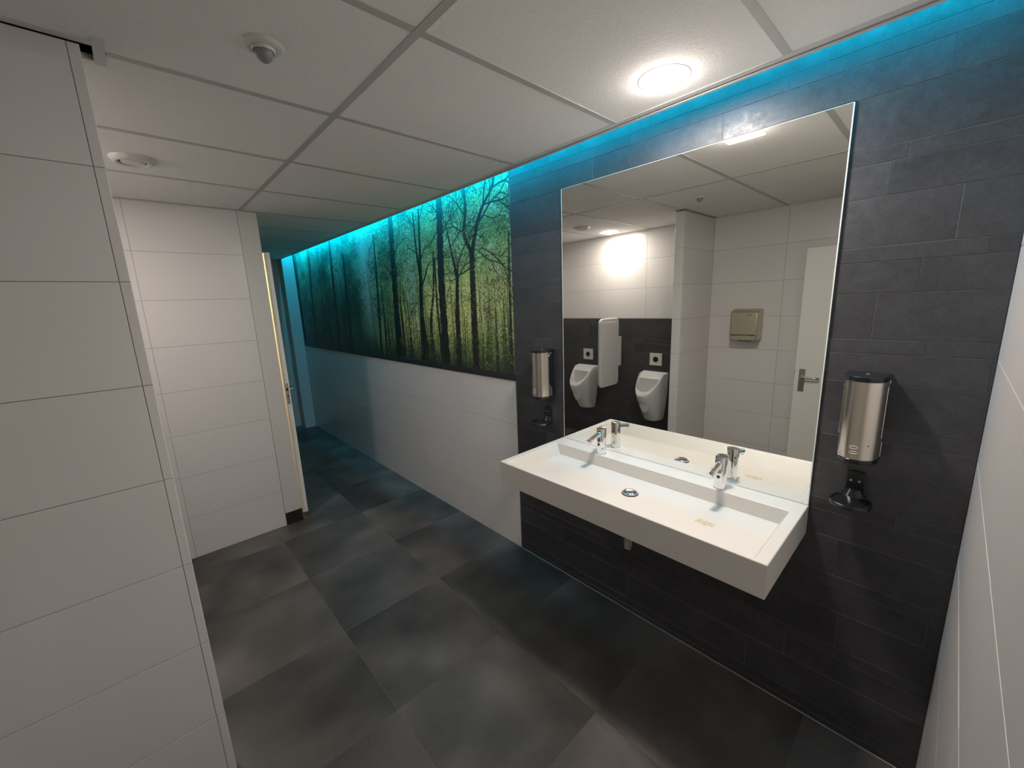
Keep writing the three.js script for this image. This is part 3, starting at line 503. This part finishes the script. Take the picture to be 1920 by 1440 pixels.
function makeTray(label, pos) {
  const t = thing('drip_tray', label, 'drip tray', pos, 0, 'black drip trays under the soap dispensers');
  const pv = new THREE.Shape(); pv.moveTo(-0.033, 0.992); pv.quadraticCurveTo(-0.025, 1.005, -0.0255, 1.03); pv.lineTo(-0.0255, 1.07); pv.quadraticCurveTo(-0.025, 1.077, -0.018, 1.078); pv.quadraticCurveTo(0, 1.082, 0.018, 1.078); pv.quadraticCurveTo(0.025, 1.077, 0.0255, 1.07); pv.lineTo(0.0255, 1.03); pv.quadraticCurveTo(0.025, 1.005, 0.033, 0.992); pv.closePath();
  const pg = new THREE.ExtrudeGeometry(pv, { depth: 0.007, bevelEnabled: true, bevelSize: 0.002, bevelThickness: 0.002, bevelOffset: -0.002, bevelSegments: 3, curveSegments: 10 }); pg.translate(0, 0, 0.0025); mesh('wall_plate', pg, M.black, t);
  const E = (k, r = 0, zz = 0.072) => { const a = k / 64 * Math.PI * 2, c = Math.cos(a), q = Math.sin(a); return [(0.056 - r) * Math.sign(c) * Math.abs(c) ** 0.85, zz + (0.06 - r) * Math.sign(q) * Math.abs(q) ** 0.85]; };
  const es = new THREE.Shape(); for (let k = 0; k < 64; k++) { const [x, z] = E(k, 0.003); k ? es.lineTo(x, -z) : es.moveTo(x, -z); } es.closePath();
  mesh('tray_plate', slab(es, 0.983, 0.992, 0.003), M.black, t);
  const pts = []; for (let k = 0; k < 64; k++) { const [x, z] = E(k, 0.004); pts.push(new THREE.Vector3(x, 0.9935, z)); } mesh('tray_rim', new THREE.TubeGeometry(new THREE.CatmullRomCurve3(pts, true), 90, 0.0036, 8, true), M.black, t);
  const nk = new THREE.CylinderGeometry(0.02, 0.034, 0.024, 28, 4, false, -Math.PI / 2, Math.PI); nk.scale(1, 1, 0.75); nk.translate(0, 1.004, 0.0085); mesh('bracket', nk, M.black, t);
  for (const x of [-0.011, 0.011]) { const sc = new THREE.SphereGeometry(0.0035, 12, 8); sc.scale(1, 1, 0.5); sc.translate(x, 1.045, 0.0112); mesh('screw', sc, M.satin, t); }
  return t;
}
const tray = makeTray('black oval drip tray on the dark wall nearer the white tiled side wall', [-0.254, 0, 0]);
copyOf(tray, [-1.6835, 0, 0], 'black oval drip tray on the dark wall nearer the forest mural');

// ---------------------------------------------------------------- urinals, flush plates, screen (seen in the mirror)
function makeUrinal(label, x) {
  const t = thing('urinal', label, 'urinal', [x, 0, Z_F - 0.0005], Math.PI, 'white wall urinals in the bay');   // local +z = away from the wall
  const nu = 72, P = [], idx = [], rings = [];
  const D = (a, hw, d, pw = 0.78, ps = 1.0) => [hw * Math.sign(Math.sin(a)) * Math.abs(Math.sin(a)) ** pw, d * Math.abs(Math.cos(a)) ** ps];   // a from -90 to 90: D-shaped outline, flat at the wall
  const rimY = (z) => z < 0.1 ? 0.895 - 0.012 * (z / 0.1) : 0.883 - (z - 0.1) * 0.9 - 0.25 * (z - 0.1) ** 2;
  const ringAt = (fn) => { const r = []; for (let i = 0; i <= nu; i++) { r.push(P.length / 3); P.push(...fn(-Math.PI / 2 + Math.PI * i / nu)); } rings.push(r); };
  const sizes = [[0, 0.09, 0.11], [0.02, 0.1, 0.125], [0.08, 0.108, 0.14], [0.3, 0.124, 0.185], [0.55, 0.137, 0.24], [0.8, 0.143, 0.292], [0.93, 0.146, 0.308], [0.985, 0.145, 0.309], [1.0, 0.142, 0.305]];
  for (const [s, hw, d] of sizes) ringAt((a) => { const [xx, z] = D(a, hw, d), [, zr] = D(a, 0.146, 0.31), top = rimY(zr); return [xx, 0.36 + (top - 0.36) * s, z]; });
  // inner rim and bowl
  const inner = (k, drop, shrink) => ringAt((a) => { const hw = 0.115 * shrink, [xx, z] = D(a, hw, 1, 0.8, 0.95), zz = 0.148 + (0.276 - 0.148) * z * (shrink * 0.6 + 0.4); const y = rimY(zz) - drop; return [xx, y, zz]; });
  inner(0, 0, 1); inner(1, 0.008, 0.975); inner(2, 0.1, 0.9); inner(3, 0.2, 0.75); inner(4, 0.27, 0.5); inner(5, 0.3, 0.05);
  for (let r = 0; r + 1 < rings.length; r++) for (let i = 0; i < nu; i++) { const a = rings[r][i], b = rings[r][i + 1], c = rings[r + 1][i], d = rings[r + 1][i + 1]; idx.push(a, b, d, a, d, c); }
  // lid between the wall and the opening, back of the bowl, bottom and back
  const li = rings[sizes.length - 1], inn = rings[sizes.length], fan = (r) => { const c = P.length / 3; let s = [0, 0, 0]; for (const k of r) for (let q = 0; q < 3; q++) s[q] += P[3 * k + q] / r.length; P.push(...s); for (let i = 0; i < r.length - 1; i++) idx.push(c, r[i + 1], r[i]); };
  fan(rings[0]);
  idx.push(li[0], inn[0], li[nu], li[nu], inn[0], inn[nu]);
  const b0 = rings.slice(sizes.length); for (let r = 0; r + 1 < b0.length; r++) idx.push(b0[r][0], b0[r + 1][0], b0[r + 1][nu], b0[r][0], b0[r + 1][nu], b0[r][nu]);
  const o0 = rings.slice(0, sizes.length); for (let r = 0; r + 1 < o0.length; r++) idx.push(o0[r][0], o0[r + 1][nu], o0[r + 1][0], o0[r][0], o0[r][nu], o0[r + 1][nu]);
  const g = new THREE.BufferGeometry(); g.setAttribute('position', new THREE.Float32BufferAttribute(P, 3)); g.setIndex(idx);
  mesh('urinal_bowl', toCreasedNormals(g, 0.9), M.ceramic, t);
  const dr = new THREE.CylinderGeometry(0.016, 0.016, 0.003, 20); dr.translate(0, 0.575, 0.165); mesh('drain_grid', dr, M.chrome, t);
  for (const s of [-1, 1]) { const cp = new THREE.CylinderGeometry(0.007, 0.007, 0.004, 16); cp.rotateZ(Math.PI / 2); cp.translate(s * 0.1425, 0.72, 0.06); mesh('side_cap', cp, M.chrome, t); }
  return t;
}
const ur = makeUrinal('white ceramic wall urinal between the screen and the tiled partition', -2.231);
copyOf(ur, [-3.131, 0, Z_F - 0.0005], 'white ceramic wall urinal on the far side of the screen, away from the tiled partition');
function makePlate(label, x) {
  const t = thing('flush_plate', label, 'flush plate', [x, 1.029, Z_F - 0.0004], Math.PI, 'square flush plates above the urinals');
  mesh('cover_plate', rbox(-0.07, 0.07, -0.066, 0.066, 0, 0.011, 0.002), M.plastic, t);
  const rg = new THREE.TorusGeometry(0.031, 0.0022, 8, 36); rg.translate(0, 0, 0.011); mesh('sensor_ring', rg, M.chrome, t);
  const e = new THREE.CylinderGeometry(0.0295, 0.0295, 0.004, 32); e.rotateX(Math.PI / 2); e.translate(0, 0, 0.0115); mesh('sensor_window', e, M.black, t);
  return t;
}
const pl = makePlate('square white flush plate with a black round sensor above the urinal beside the partition', -2.232);
copyOf(pl, [-3.13, 1.029, Z_F - 0.0004], 'square white flush plate with a black round sensor above the urinal beyond the screen');
{
  const t = thing('urinal_screen', 'tall white rounded screen panel mounted on the wall between the two urinals', 'screen', [-2.68, 0, 0]);
  const rounded = (z0, z1, y0, y1, r) => { const s = new THREE.Shape(); s.moveTo(z0 + r, y0); s.lineTo(z1 - r, y0); s.absarc(z1 - r, y0 + r, r, -Math.PI / 2, 0); s.lineTo(z1, y1 - r); s.absarc(z1 - r, y1 - r, r, 0, Math.PI / 2); s.lineTo(z0 + r, y1); s.absarc(z0 + r, y1 - r, r, Math.PI / 2, Math.PI); s.lineTo(z0, y0 + r); s.absarc(z0 + r, y0 + r, r, Math.PI, Math.PI * 1.5); return s; };
  const put = (s, th, b) => { const g = new THREE.ExtrudeGeometry(s, { depth: th - 2 * b, bevelEnabled: true, bevelSize: b, bevelThickness: b, bevelOffset: -b, bevelSegments: 4, curveSegments: 10 }); g.rotateY(-Math.PI / 2); g.translate(th / 2 - b, 0, 0); return g; };
  mesh('screen_panel', put(rounded(1.945, 2.305, 0.715, 1.484, 0.055), 0.036, 0.012), M.ceramic, t);
  mesh('raised_field', put(rounded(1.975, 2.285, 0.76, 1.44, 0.03), 0.04, 0.002), M.ceramic, t);
  mesh('wall_bracket', put(rounded(2.29, Z_F - 0.001, 0.925, 1.265, 0.012), 0.04, 0.008), M.ceramic, t);
}
// ---------------------------------------------------------------- hand dryer (seen in the mirror)
{
  const t = thing('hand_dryer', 'brushed metal automatic hand dryer on the white tiles beside the open entrance door', 'hand dryer', [-1.343, 0, Z_F - 0.0005], Math.PI);
  const side = new THREE.Shape(); side.moveTo(0, 1.3); side.lineTo(0, 1.55); side.quadraticCurveTo(0.06, 1.57, 0.12, 1.55); side.quadraticCurveTo(0.158, 1.54, 0.16, 1.515); side.lineTo(0.16, 1.31); side.quadraticCurveTo(0.158, 1.285, 0.13, 1.283); side.lineTo(0.03, 1.29); side.closePath();
  const g = new THREE.ExtrudeGeometry(side, { depth: 0.202, bevelEnabled: true, bevelSize: 0.009, bevelThickness: 0.009, bevelOffset: -0.009, bevelSegments: 4, curveSegments: 14 }); g.rotateY(-Math.PI / 2); g.translate(0.101, 0, 0); 
  mesh('dryer_housing', toCreasedNormals(g, 0.5), M.dryer, t);
  mesh('front_panel', rbox(-0.1, 0.1, 1.335, 1.527, 0.156, 0.1645, 0.006, 3), M.dryer, t);
  const lip = new THREE.Shape(); lip.moveTo(-0.1, 1.322); lip.quadraticCurveTo(0, 1.334, 0.1, 1.322); lip.lineTo(0.098, 1.296); lip.quadraticCurveTo(0, 1.285, -0.098, 1.296); lip.closePath();
  const lg = new THREE.ExtrudeGeometry(lip, { depth: 0.005, bevelEnabled: true, bevelSize: 0.002, bevelThickness: 0.002, bevelSegments: 2 }); lg.translate(0, 0, 0.158); mesh('lower_lip', lg, M.dryer, t);
  mesh('shadow_slot', boxAt(-0.098, 0.098, 1.3265, 1.3335, 0.157, 0.1606), M.blackMatt, t);
  mesh('air_outlet', rbox(-0.05, 0.05, 1.276, 1.286, 0.06, 0.12, 0.003, 1), M.blackMatt, t);
  mesh('name_mark', boxAt(-0.062, -0.028, 1.506, 1.511, 0.1643, 0.1649), M.blackMatt, t);
}

// ---------------------------------------------------------------- ceiling things
function makeDownlight(label, pos) {
  const t = thing('downlight', label, 'ceiling light', pos, 0, 'round ceiling downlights');
  mesh('trim_ring', new THREE.LatheGeometry([[0.0773, 0.002], [0.0774, -0.0003], [0.078, -0.0006], [0.0808, -0.0006], [0.0815, 0.0]].map((p) => new THREE.Vector2(...p)), 56), M.trim, t);
  const d = new THREE.LatheGeometry([[0, -0.012], [0.02, -0.0116], [0.05, -0.009], [0.068, -0.005], [0.0772, -0.001], [0.0772, 0.002], [0, 0.002]].map((p) => new THREE.Vector2(...p)), 56); mesh('diffuser', d, M.lampGlow, t);
  return t;
}
function lampLight(pos, share = 1) {
  const l = new THREE.RectAreaLight(lin(...LAMP.color), LAMP.radiance * share, LAMP.size, LAMP.size); l.position.set(pos[0], pos[1] - 0.0135, pos[2]); l.lookAt(pos[0], 0, pos[2]); scene.add(l);
  const o = new THREE.PointLight(lin(...LAMP.color), LAMP.side * share * share, 0, 2); o.position.set(pos[0], pos[1] - 0.0045, pos[2]); o.castShadow = true; o.shadow.radius = 1.5; scene.add(o);   // what the bulging diffuser gives sideways
}
const lampA = [-0.823, H, 0.358], lampB = [-2.668, H, 2.11];
const dn = makeDownlight('round lit ceiling downlight above the washbasin, close to the mirror', lampA); lampLight(lampA);
copyOf(dn, lampB, 'round lit ceiling downlight over the urinals, seen in the mirror'); lampLight(lampB, 0.54);
{
  const t = thing('ceiling_vent', 'round white disc ventilation valve in the ceiling of the urinal bay', 'vent', [-2.672, H, 1.634]);
  mesh('valve_ring', new THREE.LatheGeometry([[0.05, 0.002], [0.05, -0.012], [0.053, -0.019], [0.06, -0.021], [0.07, -0.017], [0.0785, -0.007], [0.08, -0.0003]].map((p) => new THREE.Vector2(...p)), 64), M.plastic, t);
  mesh('valve_disc', new THREE.LatheGeometry([[0, -0.02], [0.03, -0.0195], [0.04, -0.017], [0.0425, -0.013], [0.041, -0.009], [0, -0.008]].map((p) => new THREE.Vector2(...p)), 64), M.plastic, t);
  mesh('valve_throat', new THREE.LatheGeometry([[0.0495, -0.012], [0.0495, -0.003], [0, -0.003]].map((p) => new THREE.Vector2(...p)), 48), M.lens, t);
}
{
  const t = thing('motion_sensor', 'round white motion sensor with a grey dome on the ceiling near the partition', 'motion sensor', [-1.427, H, 1.377]);
  mesh('sensor_base', new THREE.LatheGeometry([[0.028, -0.008], [0.034, -0.0095], [0.044, -0.0075], [0.051, -0.003], [0.0525, -0.0003]].map((p) => new THREE.Vector2(...p)), 56), M.plastic, t);
  mesh('sensor_collar', new THREE.LatheGeometry([[0.0235, -0.006], [0.0245, -0.0155], [0.027, -0.0155], [0.0295, -0.008]].map((p) => new THREE.Vector2(...p)), 48), M.plastic, t);
  const d = new THREE.SphereGeometry(0.0235, 36, 18, 0, Math.PI * 2, Math.PI / 2, Math.PI / 2); d.scale(1, 1.15, 1); d.translate(0, -0.0135, 0); mesh('sensor_dome', d, M.lens, t);
}
{
  const t = thing('cove_light_strip', 'cyan light strip hidden behind the ceiling edge along the mural and mirror wall', 'light strip', [0, 0, 0]);
  // an angle profile in the top corner of the cove, its face turned down towards the wall
  const zc = 0.139, yc = H + 0.126, k = Math.SQRT1_2, w = 0.005, xa = X_END + 0.215, xb = X_R - 0.012;
  const A = [yc + w * k, zc - w * k], Bq = [yc - w * k, zc + w * k], off = 0.0012;             // [y, z] of the two edges of the glowing face
  const face = (o) => [[xa, A[0] + o * k, A[1] + o * k], [xa, Bq[0] + o * k, Bq[1] + o * k], [xb, Bq[0] + o * k, Bq[1] + o * k], [xb, A[0] + o * k, A[1] + o * k]];
  const f0 = face(0), f1 = face(off), ring = (p, q) => [0, 1, 2, 3].map((i) => { const j = (i + 1) % 4; return [p[i], p[j], q[j], q[i]]; });
  mesh('strip_diffuser', polys([f0, [...f1].reverse(), ...ring(f1, f0)]), M.coveGlow, t);
  const prof = polys([[[xa, H + 0.154, 0.147], [xb, H + 0.154, 0.147], [xb, A[0] + 0.003, A[1] + 0.002], [xa, A[0] + 0.003, A[1] + 0.002]], [[xa, A[0] + 0.003, A[1] + 0.002], [xb, A[0] + 0.003, A[1] + 0.002], [xb, Bq[0] + 0.002, Bq[1] + 0.003], [xa, Bq[0] + 0.002, Bq[1] + 0.003]], [[xa, Bq[0] + 0.002, Bq[1] + 0.003], [xb, Bq[0] + 0.002, Bq[1] + 0.003], [xb, H + 0.154, 0.147], [xa, H + 0.154, 0.147]]]);
  mesh('strip_profile', prof, M.trim, t);
  const l = new THREE.RectAreaLight(lin(...COVE.color), COVE.radiance, xb - xa, 0.01); l.position.set((xa + xb) / 2, yc - 0.001, zc - 0.001); l.lookAt((xa + xb) / 2, yc - 1.001, zc - 1.001); scene.add(l);
}
{
  const t = thing('toilet_lamp', 'warm lit lamp in the toilet behind the ajar door', 'ceiling light', [-4.0, 2.0, 1.7]);
  const b = new THREE.SphereGeometry(0.05, 24, 16); mesh('lamp_globe', b, M.bulbGlow, t);
  const s = new THREE.CylinderGeometry(0.03, 0.03, H - 2.045, 20); s.translate(0, (H - 2.045) / 2 + 0.045, 0); mesh('lamp_stem', s, M.trim, t);
  const l = new THREE.PointLight(lin(...TOILET.color), TOILET.intensity, 0, 2); l.position.set(-4.0, 2.0, 1.7); l.castShadow = true; scene.add(l);
}

renderer.render(scene, camera);
